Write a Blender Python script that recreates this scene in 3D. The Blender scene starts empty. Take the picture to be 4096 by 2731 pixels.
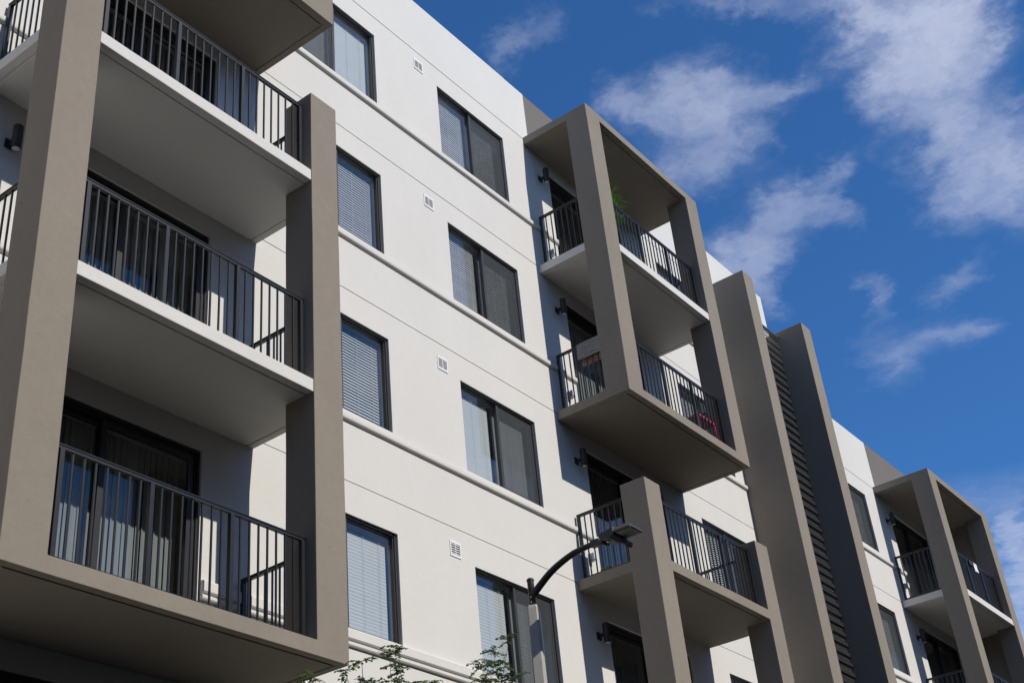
import bpy, bmesh, math, random
import numpy as np
from mathutils import Vector, Matrix, noise as mnoise

S = bpy.context.scene
COL = S.collection
R = math.radians

# ------------------------------------------------------------------ camera
cam_d = bpy.data.cameras.new('camera')
cam = bpy.data.objects.new('camera', cam_d)
COL.objects.link(cam)
S.camera = cam
cam_d.sensor_width = 36.0
cam_d.lens = 46.744
cam_d.clip_start = 0.1
cam_d.clip_end = 3000
_y, _p, _r = R(56.012), R(32.056), R(-6.051)
_f = Vector((math.cos(_p)*math.sin(_y), math.cos(_p)*math.cos(_y), math.sin(_p)))
_rt = Vector((math.cos(_y), -math.sin(_y), 0))
_up = _rt.cross(_f)
_rt2 = _rt*math.cos(_r) + _up*math.sin(_r)
_up2 = -_rt*math.sin(_r) + _up*math.cos(_r)
_m = Matrix((_rt2, _up2, -_f)).transposed().to_4x4()
_m.translation = Vector((-9.307, -10.562, 0.027))
cam.matrix_world = _m

# ------------------------------------------------------------------ sun and sky
SUN = Vector((0.054, -1.0, 0.778)).normalized()
sun_d = bpy.data.lights.new('sun', 'SUN')
sun_d.energy = 4.25
sun_d.angle = R(0.53)
sun_d.color = (1.0, 0.935, 0.845)
sun = bpy.data.objects.new('sun', sun_d)
COL.objects.link(sun)
sun.rotation_euler = SUN.to_track_quat('Z', 'Y').to_euler()
sun.location = (5, -30, 30)

S.view_settings.view_transform = 'Standard'
S.view_settings.look = 'None'
S.view_settings.exposure = 0.0
S.view_settings.gamma = 1.0
S.view_settings.use_curve_mapping = False
S.cycles.max_bounces = 8
S.cycles.transparent_max_bounces = 24
S.cycles.caustics_reflective = False
S.cycles.caustics_refractive = False
S.cycles.use_denoising = True

SKY_STRENGTH = 0.098
BLOBS = [
    (1.111, 0.2, 7.283, -12.617, 12.805, 17.634, 1.5),
    (1.192, 0.205, 9.27, -12.471, 8.317, 17.616, 1.25),
    (1.053, 0.249, 9.881, -15.528, 30.13, 41.587, 0.55),
    (1.19, 0.248, 11.899, -27.783, 15.493, 14.237, 0.85),
    (1.273, 0.268, 18.285, -18.047, 6.137, 22.842, 0.6),
    (1.178, 0.165, 12.212, -32.127, 12.525, 11.383, 0.8),
    (1.401, 0.237, 9.577, -14.375, 7.04, 16.284, 1.1),
    (1.429, 0.193, 8.43, -24.484, 9.741, 9.163, 1.1),
    (1.322, 0.241, 15.973, -16.692, 7.317, 26.734, 0.7),
    (1.461, 0.279, 10.458, -27.264, 15.883, 15.149, 0.5),
    (1.513, 0.225, 9.566, -27.651, 17.756, 16.936, 0.6),
    (1.045, 0.459, 7.586, -16.47, 21.149, 11.274, 0.8),
    (1.087, 0.418, 7.857, -18.51, 25.98, 13.813, 0.65),
    (1.136, 0.453, 15.443, -11.987, 5.464, 25.912, 0.7),
    (1.162, 0.509, 15.543, -26.01, 19.664, 18.571, 0.65),
    (1.123, 0.361, 6.146, -23.678, 50.433, 10.957, 0.5),
    (1.175, 0.424, 4.816, -28.12, 37.412, -2.65, 0.3),
    (1.013, 0.498, 24.387, -37.463, 22.731, 21.034, 0.5),
    (1.324, 0.458, 14.508, -28.209, 17.723, 16.977, 0.75),
    (1.32, 0.377, 3.43, -40.535, 45.108, -11.734, 0.55),
    (1.378, 0.418, 16.958, -35.548, 23.24, 22.301, 0.5),
    (1.317, 0.423, 23.869, -48.075, 24.372, 23.226, 0.5),
    (1.358, 0.546, 4.469, -20.996, 20.701, -2.637, 0.75),
    (1.384, 0.519, 8.138, -26.859, 21.318, 3.32, 0.5),
    (1.469, 0.564, 28.032, -33.566, 7.121, 21.893, 0.5),
    (1.432, 0.567, 15.895, -2.391, -11.101, 51.514, 0.45),
    (0.981, 0.334, 9.783, -17.757, 42.692, 38.584, 0.55),
    (0.851, 0.504, 7.877, -24.263, 48.282, 7.16, 0.26),
    (0.854, 0.542, 46.159, -40.758, 12.587, 23.572, 0.3),
    (1.641, 0.355, 2.716, -24.536, 30.987, -7.226, 0.42),
    (1.612, 0.463, 25.755, -57.891, 16.083, 15.965, 0.42),
    (1.782, 0.514, 12.711, -14.697, 3.433, 23.007, 0.35),
    (1.775, 0.431, 3.995, -18.237, 21.724, 1.641, 0.42),
    (1.794, 0.383, 12.047, -32.283, 25.885, 26.007, 0.3),
    (2.723, 0.633, 4.78, -21.973, 4.431, -0.536, 1.0),
    (3.115, 0.762, 7.173, -21.037, 2.027, 2.461, 1.0),
    (2.575, 0.603, 11.446, -32.766, 14.234, 16.022, 0.7),
]
W = bpy.data.worlds.new('World')
S.world = W
W.use_nodes = True


def build_world():
    nt = W.node_tree
    nt.nodes.clear()
    N, L = nt.nodes.new, nt.links.new

    def math_(op, a, b=None, c=None, clamp=False):
        n = N('ShaderNodeMath')
        n.operation = op
        n.use_clamp = clamp
        for i, v in enumerate((a, b, c)):
            if v is None:
                continue
            if isinstance(v, (int, float)):
                n.inputs[i].default_value = v
            else:
                L(v, n.inputs[i])
        return n.outputs[0]

    sky = N('ShaderNodeTexSky')
    sky.sky_type = 'NISHITA'
    sky.sun_disc = False
    sky.sun_elevation = math.asin(SUN.z)
    sky.sun_rotation = math.atan2(SUN.x, SUN.y)
    sky.altitude = 10
    sky.air_density = 1.0
    sky.dust_density = 0.35
    sky.ozone_density = 3.0
    tint = N('ShaderNodeMix')
    tint.data_type = 'RGBA'
    tint.blend_type = 'MULTIPLY'
    tint.inputs[0].default_value = 1.0
    L(sky.outputs[0], tint.inputs[6])
    tint.inputs[7].default_value = (0.45, 0.94, 1.44, 1)
    tc = N('ShaderNodeTexCoord')
    sp = N('ShaderNodeSeparateXYZ')
    L(tc.outputs['Generated'], sp.inputs[0])
    z = math_('MAXIMUM', sp.outputs[2], 0.06)
    px = math_('DIVIDE', sp.outputs[0], z)
    py = math_('DIVIDE', sp.outputs[1], z)
    cb = N('ShaderNodeCombineXYZ')
    L(px, cb.inputs[0])
    L(py, cb.inputs[1])
    P = cb.outputs[0]
    # wispy distortion of the cloud layer
    def fbm(vec, scale, det, rough, off=0.0):
        n = N('ShaderNodeTexNoise')
        n.noise_dimensions = '3D'
        n.inputs['Scale'].default_value = scale
        n.inputs['Detail'].default_value = det
        n.inputs['Roughness'].default_value = rough
        m = N('ShaderNodeMapping')
        m.inputs['Location'].default_value = (off, off*1.7, off*0.3)
        L(vec, m.inputs[0])
        L(m.outputs[0], n.inputs['Vector'])
        return n
    w1 = fbm(P, 9.0, 5.0, 0.6, 3.1)
    w2 = fbm(P, 40.0, 5.0, 0.65, 7.7)
    def vm(op, a, b):
        n = N('ShaderNodeVectorMath')
        n.operation = op
        for i, v in enumerate((a, b)):
            if isinstance(v, tuple):
                n.inputs[i].default_value = v
            else:
                L(v, n.inputs[i])
        return n
    d1 = vm('SUBTRACT', w1.outputs['Color'], (0.5, 0.5, 0.5))
    d1s = vm('MULTIPLY', d1.outputs[0], (0.15, 0.15, 0.0))
    d2 = vm('SUBTRACT', w2.outputs['Color'], (0.5, 0.5, 0.5))
    d2s = vm('MULTIPLY', d2.outputs[0], (0.055, 0.055, 0.0))
    Pw = vm('ADD', vm('ADD', P, d1s.outputs[0]).outputs[0], d2s.outputs[0]).outputs[0]
    acc = None
    for cx, cy, a, b, c, d, amp in BLOBS:
        q = vm('SUBTRACT', Pw, (cx, cy, 0.0)).outputs[0]
        u = vm('DOT_PRODUCT', q, (a, b, 0.0)).outputs['Value']
        v = vm('DOT_PRODUCT', q, (c, d, 0.0)).outputs['Value']
        r2 = math_('MULTIPLY_ADD', u, u, math_('MULTIPLY', v, v))
        g = math_('MULTIPLY', math_('POWER', 2.71828, math_('MULTIPLY', r2, -1.0)), amp)
        acc = g if acc is None else math_('ADD', acc, g)
    n1 = fbm(P, 6.0, 8.0, 0.62, 1.3)
    n2 = fbm(Pw, 20.0, 6.0, 0.6, 5.3)
    tex = math_('ADD', math_('MULTIPLY', n1.outputs['Fac'], 0.45), math_('MULTIPLY', n2.outputs['Fac'], 0.55))
    dens = math_('MULTIPLY', acc, math_('MULTIPLY_ADD', tex, 2.6, -0.42))
    dens = math_('MAXIMUM', math_('SUBTRACT', dens, 0.02), 0.0)
    local = math_('SUBTRACT', 1.0, math_('POWER', 2.71828, math_('MULTIPLY', dens, -0.70)))
    # broken cloud outside the view, cover raised to brighten and whiten the shade
    gen = fbm(P, 1.6, 9.0, 0.6, 11.0)
    gm = math_('MULTIPLY', math_('SUBTRACT', gen.outputs['Fac'], 0.41), 5.0, clamp=True)
    gm = math_('MULTIPLY', gm, math_('MULTIPLY_ADD', n2.outputs['Fac'], 1.4, -0.1))
    away = vm('SUBTRACT', P, (1.35, 0.42, 0.0)).outputs[0]
    al = vm('LENGTH', vm('MULTIPLY', away, (1.0, 1.9, 0.0)).outputs[0], (0, 0, 0)).outputs['Value']
    far = math_('MULTIPLY', math_('SUBTRACT', al, 0.95), 1.6, clamp=True)
    mask = math_('MAXIMUM', local, math_('MULTIPLY', gm, far))
    mask = math_('MINIMUM', math_('MAXIMUM', mask, 0.0), 0.97)
    hz = math_('MULTIPLY', math_('SUBTRACT', sp.outputs[2], -0.01), 30.0, clamp=True)
    mask = math_('MULTIPLY', mask, hz)
    mix = N('ShaderNodeMix')
    mix.data_type = 'RGBA'
    L(mask, mix.inputs[0])
    L(tint.outputs[2], mix.inputs[6])
    cc = CLOUD
    mix.inputs[7].default_value = (cc[0]/SKY_STRENGTH, cc[1]/SKY_STRENGTH, cc[2]/SKY_STRENGTH, 1)
    bg = N('ShaderNodeBackground')
    bg.inputs[1].default_value = SKY_STRENGTH
    L(mix.outputs[2], bg.inputs[0])
    out = N('ShaderNodeOutputWorld')
    L(bg.outputs[0], out.inputs[0])


CLOUD = (0.59, 0.64, 0.81)
build_world()

# ------------------------------------------------------------------ materials
def new_mat(name):
    m = bpy.data.materials.new(name)
    m.use_nodes = True
    nt = m.node_tree
    b = nt.nodes.get('Principled BSDF')
    return m, nt, b


def stucco(name, col, var=0.05, bump=0.35, scale=1.0, rough=0.92, coarse=0.006):
    m, nt, b = new_mat(name)
    N, L = nt.nodes.new, nt.links.new
    tc = N('ShaderNodeTexCoord')
    n1 = N('ShaderNodeTexNoise')
    n1.inputs['Scale'].default_value = 0.9
    n1.inputs['Detail'].default_value = 6
    n1.inputs['Roughness'].default_value = 0.65
    mp = N('ShaderNodeMapping')
    mp.inputs['Scale'].default_value = (1.0, 1.0, 0.55)
    L(tc.outputs['Object'], mp.inputs[0])
    L(mp.outputs[0], n1.inputs['Vector'])
    n2 = N('ShaderNodeTexNoise')
    n2.inputs['Scale'].default_value = 9
    n2.inputs['Detail'].default_value = 8
    n2.inputs['Roughness'].default_value = 0.7
    L(tc.outputs['Object'], n2.inputs['Vector'])
    n3 = N('ShaderNodeTexNoise')
    n3.inputs['Scale'].default_value = 110*scale
    n3.inputs['Detail'].default_value = 4
    n3.inputs['Roughness'].default_value = 0.7
    L(tc.outputs['Object'], n3.inputs['Vector'])
    def mm(op, a, bb):
        n = N('ShaderNodeMath')
        n.operation = op
        for i, v in enumerate((a, bb)):
            if isinstance(v, (int, float)):
                n.inputs[i].default_value = v
            else:
                L(v, n.inputs[i])
        return n.outputs[0]
    s = mm('ADD', mm('MULTIPLY', n1.outputs['Fac'], 0.9), mm('ADD', mm('MULTIPLY', n2.outputs['Fac'], 0.6), mm('MULTIPLY', n3.outputs['Fac'], 0.9)))
    s = mm('MULTIPLY', mm('SUBTRACT', s, 1.2), var*2.4)
    s = mm('ADD', s, 1.0)
    # sparse fine specks and scuffs
    v = N('ShaderNodeTexNoise')
    v.inputs['Scale'].default_value = 28
    v.inputs['Detail'].default_value = 3
    L(tc.outputs['Object'], v.inputs['Vector'])
    sc = mm('MULTIPLY', mm('MAXIMUM', mm('SUBTRACT', v.outputs['Fac'], 0.66), 0.0), -2.2*var*10)
    s = mm('ADD', s, sc)
    mx = N('ShaderNodeVectorMath')
    mx.operation = 'SCALE'
    mx.inputs[0].default_value = col
    L(s, mx.inputs['Scale'])
    L(mx.outputs[0], b.inputs['Base Color'])
    b.inputs['Roughness'].default_value = rough
    b.inputs['Specular IOR Level'].default_value = 0.12
    bu = N('ShaderNodeBump')
    bu.inputs['Strength'].default_value = bump
    bu.inputs['Distance'].default_value = 0.004
    L(n3.outputs['Fac'], bu.inputs['Height'])
    bu2 = N('ShaderNodeBump')
    bu2.inputs['Strength'].default_value = 0.5
    bu2.inputs['Distance'].default_value = coarse
    L(n2.outputs['Fac'], bu2.inputs['Height'])
    L(bu.outputs[0], bu2.inputs['Normal'])
    L(bu2.outputs[0], b.inputs['Normal'])
    return m


def plain(name, col, rough=0.5, metal=0.0, var=0.0, vscale=12, spec=0.5, bump=0.0):
    m, nt, b = new_mat(name)
    b.inputs['Base Color'].default_value = (*col, 1)
    b.inputs['Roughness'].default_value = rough
    b.inputs['Metallic'].default_value = metal
    b.inputs['Specular IOR Level'].default_value = spec
    if var or bump:
        N, L = nt.nodes.new, nt.links.new
        tc = N('ShaderNodeTexCoord')
        n = N('ShaderNodeTexNoise')
        n.inputs['Scale'].default_value = vscale
        n.inputs['Detail'].default_value = 5
        L(tc.outputs['Object'], n.inputs['Vector'])
        r = N('ShaderNodeMapRange')
        r.inputs['From Min'].default_value = 0.3
        r.inputs['From Max'].default_value = 0.7
        r.inputs['To Min'].default_value = 1-var
        r.inputs['To Max'].default_value = 1+var
        L(n.outputs['Fac'], r.inputs['Value'])
        mx = N('ShaderNodeVectorMath')
        mx.operation = 'SCALE'
        mx.inputs[0].default_value = col
        L(r.outputs[0], mx.inputs['Scale'])
        L(mx.outputs[0], b.inputs['Base Color'])
        if bump:
            bu = N('ShaderNodeBump')
            bu.inputs['Strength'].default_value = bump
            bu.inputs['Distance'].default_value = 0.01
            L(n.outputs['Fac'], bu.inputs['Height'])
            L(bu.outputs[0], b.inputs['Normal'])
    return m


def glass_mat(name, tint, boost=1.8, wav=0.0012):
    m, nt, b = new_mat(name)
    nt.nodes.remove(b)
    N, L = nt.nodes.new, nt.links.new
    out = nt.nodes.get('Material Output')
    tr = N('ShaderNodeBsdfTransparent')
    tr.inputs[0].default_value = (*tint, 1)
    gl = N('ShaderNodeBsdfGlossy')
    gl.inputs['Roughness'].default_value = 0.0
    gl.inputs['Color'].default_value = (0.95, 0.97, 1.0, 1)
    fr = N('ShaderNodeFresnel')
    fr.inputs['IOR'].default_value = 1.52
    mu = N('ShaderNodeMath')
    mu.operation = 'MULTIPLY'
    mu.use_clamp = True
    # only the outer face of the sheet reflects; the inner face would give total reflection
    ge = N('ShaderNodeNewGeometry')
    fb = N('ShaderNodeMath')
    fb.operation = 'MULTIPLY_ADD'
    L(ge.outputs['Backfacing'], fb.inputs[0])
    fb.inputs[1].default_value = -boost
    fb.inputs[2].default_value = boost
    L(fr.outputs[0], mu.inputs[0])
    L(fb.outputs[0], mu.inputs[1])
    tc = N('ShaderNodeTexCoord')
    n = N('ShaderNodeTexNoise')
    n.inputs['Scale'].default_value = 1.3
    n.inputs['Detail'].default_value = 1
    L(tc.outputs['Object'], n.inputs['Vector'])
    bu = N('ShaderNodeBump')
    bu.inputs['Strength'].default_value = 1.0
    bu.inputs['Distance'].default_value = wav
    L(n.outputs['Fac'], bu.inputs['Height'])
    L(bu.outputs[0], gl.inputs['Normal'])
    mx = N('ShaderNodeMixShader')
    L(mu.outputs[0], mx.inputs[0])
    L(tr.outputs[0], mx.inputs[1])
    L(gl.outputs[0], mx.inputs[2])
    L(mx.outputs[0], out.inputs[0])
    return m


def mesh_screen_mat(name, col, density):
    """woven insect screen: the threads are finer than a pixel, so it is part thread, part opening"""
    m, nt, b = new_mat(name)
    N, L = nt.nodes.new, nt.links.new
    out = nt.nodes.get('Material Output')
    b.inputs['Base Color'].default_value = (*col, 1)
    b.inputs['Roughness'].default_value = 0.8
    tr = N('ShaderNodeBsdfTransparent')
    tc = N('ShaderNodeTexCoord')
    n = N('ShaderNodeTexNoise')
    n.inputs['Scale'].default_value = 6
    n.inputs['Detail'].default_value = 6
    mp = N('ShaderNodeMapping')
    mp.inputs['Scale'].default_value = (1, 1, 0.15)
    L(tc.outputs['Object'], mp.inputs[0])
    L(mp.outputs[0], n.inputs['Vector'])
    r = N('ShaderNodeMapRange')
    r.inputs['To Min'].default_value = density-0.08
    r.inputs['To Max'].default_value = density+0.08
    L(n.outputs['Fac'], r.inputs['Value'])
    mx = N('ShaderNodeMixShader')
    L(r.outputs[0], mx.inputs[0])
    L(tr.outputs[0], mx.inputs[1])
    L(b.outputs[0], mx.inputs[2])
    L(mx.outputs[0], out.inputs[0])
    return m


def perforated_mat(name):
    m, nt, b = new_mat(name)
    N, L = nt.nodes.new, nt.links.new
    out = nt.nodes.get('Material Output')
    b.inputs['Base Color'].default_value = (0.040, 0.042, 0.042, 1)
    b.inputs['Metallic'].default_value = 0.0
    b.inputs['Roughness'].default_value = 0.45
    uv = N('ShaderNodeUVMap')
    sp = N('ShaderNodeSeparateXYZ')
    L(uv.outputs[0], sp.inputs[0])
    def mm(op, a, bb=None):
        n = N('ShaderNodeMath')
        n.operation = op
        for i, v in enumerate((a, bb)):
            if v is None:
                continue
            if isinstance(v, (int, float)):
                n.inputs[i].default_value = v
            else:
                L(v, n.inputs[i])
        return n.outputs[0]
    pitch = 0.055
    u = mm('DIVIDE', sp.outputs[0], pitch)
    v = mm('DIVIDE', sp.outputs[1], pitch*0.866)
    row = mm('FLOOR', v)
    odd = mm('MULTIPLY', mm('MODULO', row, 2.0), 0.5)
    fu = mm('SUBTRACT', mm('FRACT', mm('ADD', u, odd)), 0.5)
    fv = mm('MULTIPLY', mm('SUBTRACT', mm('FRACT', v), 0.5), 0.866)
    d = mm('SQRT', mm('ADD', mm('MULTIPLY', fu, fu), mm('MULTIPLY', fv, fv)))
    solid = mm('GREATER_THAN', d, 0.33)
    tr = N('ShaderNodeBsdfTransparent')
    mx = N('ShaderNodeMixShader')
    L(solid, mx.inputs[0])
    L(tr.outputs[0], mx.inputs[1])
    L(b.outputs[0], mx.inputs[2])
    L(mx.outputs[0], out.inputs[0])
    return m


M = {}
M['white'] = stucco('white_stucco', (0.612, 0.601, 0.572), 0.060, 0.6)
M['taupe'] = stucco('taupe_stucco', (0.243, 0.215, 0.179), 0.13, 0.7, coarse=0.009)
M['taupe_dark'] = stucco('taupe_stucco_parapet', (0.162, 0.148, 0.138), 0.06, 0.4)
M['frame'] = plain('dark_bronze_frame', (0.018, 0.018, 0.019), 0.42, var=0.15, vscale=5)
M['frame_grey'] = plain('window_aluminium', (0.044, 0.044, 0.046), 0.40, var=0.12, vscale=5)
M['rail'] = plain('black_rail_paint', (0.013, 0.0145, 0.017), 0.38, var=0.2, vscale=7)
M['glass'] = glass_mat('window_glass', (0.915, 0.935, 0.94), 1.6)
M['door_glass'] = glass_mat('door_glass', (0.80, 0.825, 0.83), 1.2)
M['screen'] = mesh_screen_mat('insect_screen', (0.055, 0.066, 0.074), 0.34)
M['perf'] = perforated_mat('perforated_black_metal')
M['blind'] = plain('white_blind_slat', (0.60, 0.61, 0.61), 0.5, var=0.03, vscale=3)
M['vblind'] = plain('grey_vertical_blind', (0.40, 0.41, 0.41), 0.6, var=0.05, vscale=3)
M['drywall'] = plain('interior_drywall', (0.62, 0.64, 0.66), 0.9)
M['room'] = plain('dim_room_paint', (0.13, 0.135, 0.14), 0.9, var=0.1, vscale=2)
M['lamp_body'] = plain('bronze_lamp_paint', (0.022, 0.021, 0.021), 0.55)
M['lens'] = plain('lamp_lens', (0.55, 0.58, 0.56), 0.15)
M['vent'] = plain('white_vent_plastic', (0.78, 0.78, 0.77), 0.45)
M['hole'] = plain('vent_dark_inside', (0.012, 0.012, 0.012), 0.9)
M['outlet'] = plain('grey_outlet_box', (0.36, 0.37, 0.40), 0.4)
M['cover'] = plain('pale_outlet_cover', (0.66, 0.67, 0.72), 0.12)
M['concrete'] = stucco('pole_concrete', (0.42, 0.41, 0.38), 0.12, 0.5)
M['asphalt'] = stucco('asphalt', (0.038, 0.038, 0.038), 0.2, 0.8)
M['paving'] = stucco('paving', (0.085, 0.082, 0.078), 0.12, 0.5)
M['kerb'] = stucco('kerb_concrete', (0.24, 0.235, 0.22), 0.1, 0.5)
M['steel'] = plain('grey_lamp_housing', (0.055, 0.058, 0.060), 0.45, var=0.15, vscale=20)
M['dark_steel'] = plain('dark_mast_paint', (0.028, 0.026, 0.025), 0.40, var=0.2, vscale=9)
M['pink'] = plain('pink_plastic', (0.60, 0.03, 0.13), 0.4)
M['brown'] = plain('brown_board', (0.10, 0.065, 0.045), 0.7, var=0.2)
M['green'] = plain('green_plastic', (0.12, 0.52, 0.05), 0.4)
M['peach'] = plain('peach_cloth', (0.36, 0.23, 0.18), 0.9, var=0.12, vscale=15)
M['cloth_white'] = plain('white_cloth', (0.68, 0.70, 0.78), 0.9, var=0.1, vscale=30)
M['cloth_dark'] = plain('dark_cloth', (0.03, 0.028, 0.035), 0.9)
M['pot'] = plain('dark_clay_pot', (0.05, 0.045, 0.04), 0.7)
M['soil'] = plain('potting_soil', (0.03, 0.022, 0.016), 0.95)
M['blue'] = plain('blue_plastic', (0.03, 0.07, 0.45), 0.4)
M['red'] = plain('red_plastic', (0.6, 0.04, 0.03), 0.4)
M['seat'] = plain('black_plastic', (0.02, 0.02, 0.022), 0.5)


def leaf_mat(name, cols, trans=0.35):
    m, nt, b = new_mat(name)
    N, L = nt.nodes.new, nt.links.new
    out = nt.nodes.get('Material Output')
    at = N('ShaderNodeObjectInfo')
    ge = N('ShaderNodeNewGeometry')
    cr = N('ShaderNodeValToRGB')
    L(ge.outputs['Random Per Island'], cr.inputs[0])
    els = cr.color_ramp.elements
    while len(els) < len(cols):
        els.new(0.5)
    for i, (p, c) in enumerate(cols):
        els[i].position = p
        els[i].color = (*c, 1)
    L(cr.outputs[0], b.inputs['Base Color'])
    b.inputs['Roughness'].default_value = 0.5
    t = N('ShaderNodeBsdfTranslucent')
    L(cr.outputs[0], t.inputs[0])
    mx = N('ShaderNodeMixShader')
    mx.inputs[0].default_value = trans
    L(b.outputs[0], mx.inputs[1])
    L(t.outputs[0], mx.inputs[2])
    L(mx.outputs[0], out.inputs[0])
    return m


M['leaf'] = leaf_mat('tree_leaf', [(0.0, (0.028, 0.070, 0.030)), (0.5, (0.065, 0.135, 0.045)), (0.85, (0.13, 0.21, 0.045)), (1.0, (0.22, 0.20, 0.05))], 0.4)
M['frond'] = leaf_mat('fern_leaf', [(0.0, (0.04, 0.16, 0.012)), (0.6, (0.09, 0.28, 0.02)), (1.0, (0.18, 0.36, 0.04))], 0.4)
M['bark'] = stucco('bark', (0.10, 0.085, 0.065), 0.3, 0.9)


def rug_mat():
    m, nt, b = new_mat('grey_striped_rug')
    N, L = nt.nodes.new, nt.links.new
    tc = N('ShaderNodeTexCoord')
    mp = N('ShaderNodeMapping')
    mp.inputs['Scale'].default_value = (2, 2.5, 60)
    L(tc.outputs['Object'], mp.inputs[0])
    n = N('ShaderNodeTexNoise')
    n.inputs['Scale'].default_value = 1.2
    n.inputs['Detail'].default_value = 6
    n.inputs['Roughness'].default_value = 0.7
    L(mp.outputs[0], n.inputs['Vector'])
    cr = N('ShaderNodeValToRGB')
    cr.color_ramp.elements[0].position = 0.36
    cr.color_ramp.elements[0].color = (0.09, 0.093, 0.09, 1)
    cr.color_ramp.elements[1].position = 0.66
    cr.color_ramp.elements[1].color = (0.33, 0.335, 0.33, 1)
    L(n.outputs['Fac'], cr.inputs[0])
    L(cr.outputs[0], b.inputs['Base Color'])
    b.inputs['Roughness'].default_value = 0.95
    bu = N('ShaderNodeBump')
    bu.inputs['Strength'].default_value = 0.6
    bu.inputs['Distance'].default_value = 0.01
    L(n.outputs['Fac'], bu.inputs['Height'])
    L(bu.outputs[0], b.inputs['Normal'])
    return m


M['rug'] = rug_mat()

# ------------------------------------------------------------------ object helpers
def tag(o, label=None, cat=None, group=None, kind=None):
    if label:
        o['label'] = label
    if cat:
        o['category'] = cat
    if group:
        o['group'] = group
    if kind:
        o['kind'] = kind
    return o


def empty(name, loc, label, cat, group=None):
    o = bpy.data.objects.new(name, None)
    o.empty_display_size = 0.2
    COL.objects.link(o)
    o.location = loc
    return tag(o, label, cat, group)


def link(name, me, mat, parent=None, loc=None):
    """me in world coordinates; the parent is never rotated"""
    if mat is not None and len(me.materials) == 0:
        me.materials.append(mat)
    o = bpy.data.objects.new(name, me)
    COL.objects.link(o)
    if parent is not None:
        o.parent = parent
    if loc is not None:
        off = wloc(parent) if parent is not None else Vector((0, 0, 0))
        o.location = Vector(loc) - off
    elif parent is not None:
        o.location = -wloc(parent)
    return o


def wloc(o):
    v = Vector((0, 0, 0))
    while o is not None:
        v += o.location
        o = o.parent
    return v


def vox(ops, name='solid'):
    """seamless union of axis-aligned boxes; ops: (x0,x1,y0,y1,z0,z1[,0 to cut])"""
    ax = []
    for k in range(3):
        s = sorted({round(o[2*k+j], 5) for o in ops for j in (0, 1)})
        ax.append(s)
    idx = [{v: i for i, v in enumerate(a)} for a in ax]
    G = np.zeros([len(a)-1 for a in ax], bool)
    for o in ops:
        sl = tuple(slice(idx[k][round(o[2*k], 5)], idx[k][round(o[2*k+1], 5)]) for k in range(3))
        G[sl] = not (len(o) > 6 and o[6] == 0)
    verts, vid, faces = [], {}, []
    def V(i, j, k):
        t = (i, j, k)
        if t not in vid:
            vid[t] = len(verts)
            verts.append((ax[0][i], ax[1][j], ax[2][k]))
        return vid[t]
    pad = np.pad(G, 1)
    C = pad[1:-1, 1:-1, 1:-1]
    for i, j, k in np.argwhere(C & ~pad[:-2, 1:-1, 1:-1]):
        faces.append((V(i, j, k), V(i, j, k+1), V(i, j+1, k+1), V(i, j+1, k)))
    for i, j, k in np.argwhere(C & ~pad[2:, 1:-1, 1:-1]):
        faces.append((V(i+1, j, k), V(i+1, j+1, k), V(i+1, j+1, k+1), V(i+1, j, k+1)))
    for i, j, k in np.argwhere(C & ~pad[1:-1, :-2, 1:-1]):
        faces.append((V(i, j, k), V(i+1, j, k), V(i+1, j, k+1), V(i, j, k+1)))
    for i, j, k in np.argwhere(C & ~pad[1:-1, 2:, 1:-1]):
        faces.append((V(i, j+1, k), V(i, j+1, k+1), V(i+1, j+1, k+1), V(i+1, j+1, k)))
    for i, j, k in np.argwhere(C & ~pad[1:-1, 1:-1, :-2]):
        faces.append((V(i, j, k), V(i, j+1, k), V(i+1, j+1, k), V(i+1, j, k)))
    for i, j, k in np.argwhere(C & ~pad[1:-1, 1:-1, 2:]):
        faces.append((V(i, j, k+1), V(i+1, j, k+1), V(i+1, j+1, k+1), V(i, j+1, k+1)))
    me = bpy.data.meshes.new(name)
    me.from_pydata(verts, [], faces)
    return me


def box(x0, x1, y0, y1, z0, z1, name='solid'):
    return vox([(x0, x1, y0, y1, z0, z1)], name)


def bm_mesh(bm, name, smooth=False):
    me = bpy.data.meshes.new(name)
    bmesh.ops.recalc_face_normals(bm, faces=bm.faces)
    bm.to_mesh(me)
    bm.free()
    if smooth:
        for p in me.polygons:
            p.use_smooth = True
    return me


def bevel(o, w, seg=2, ang=30):
    m = o.modifiers.new('bevel', 'BEVEL')
    m.width = w
    m.segments = seg
    m.limit_method = 'ANGLE'
    m.angle_limit = R(ang)
    m.harden_normals = False
    return o


def rough_edges(me, amp, size, cut=0.22):
    """hand-trowelled plaster: subdivide long edges and push the vertices about by a few millimetres"""
    bm = bmesh.new()
    bm.from_mesh(me)
    for _ in range(5):
        es = [e for e in bm.edges if e.calc_length() > cut*2]
        if not es:
            break
        bmesh.ops.subdivide_edges(bm, edges=es, cuts=1, use_grid_fill=True)
    for v in bm.verts:
        n = mnoise.noise_vector(v.co*size)
        v.co += n*amp
    bm.to_mesh(me)
    bm.free()
    return me


def prism(profile, axis, a, b):
    """extrude a 2-D profile along an axis from a to b; profile in the other two axes' order"""
    bm = bmesh.new()
    def P(u, v, t):
        return {'x': (t, u, v), 'y': (u, t, v), 'z': (u, v, t)}[axis]
    v0 = [bm.verts.new(P(u, v, a)) for u, v in profile]
    v1 = [bm.verts.new(P(u, v, b)) for u, v in profile]
    n = len(profile)
    bm.faces.new(v0)
    bm.faces.new(v1[::-1])
    for i in range(n):
        bm.faces.new((v0[i], v1[i], v1[(i+1) % n], v0[(i+1) % n]))
    return bm


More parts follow.
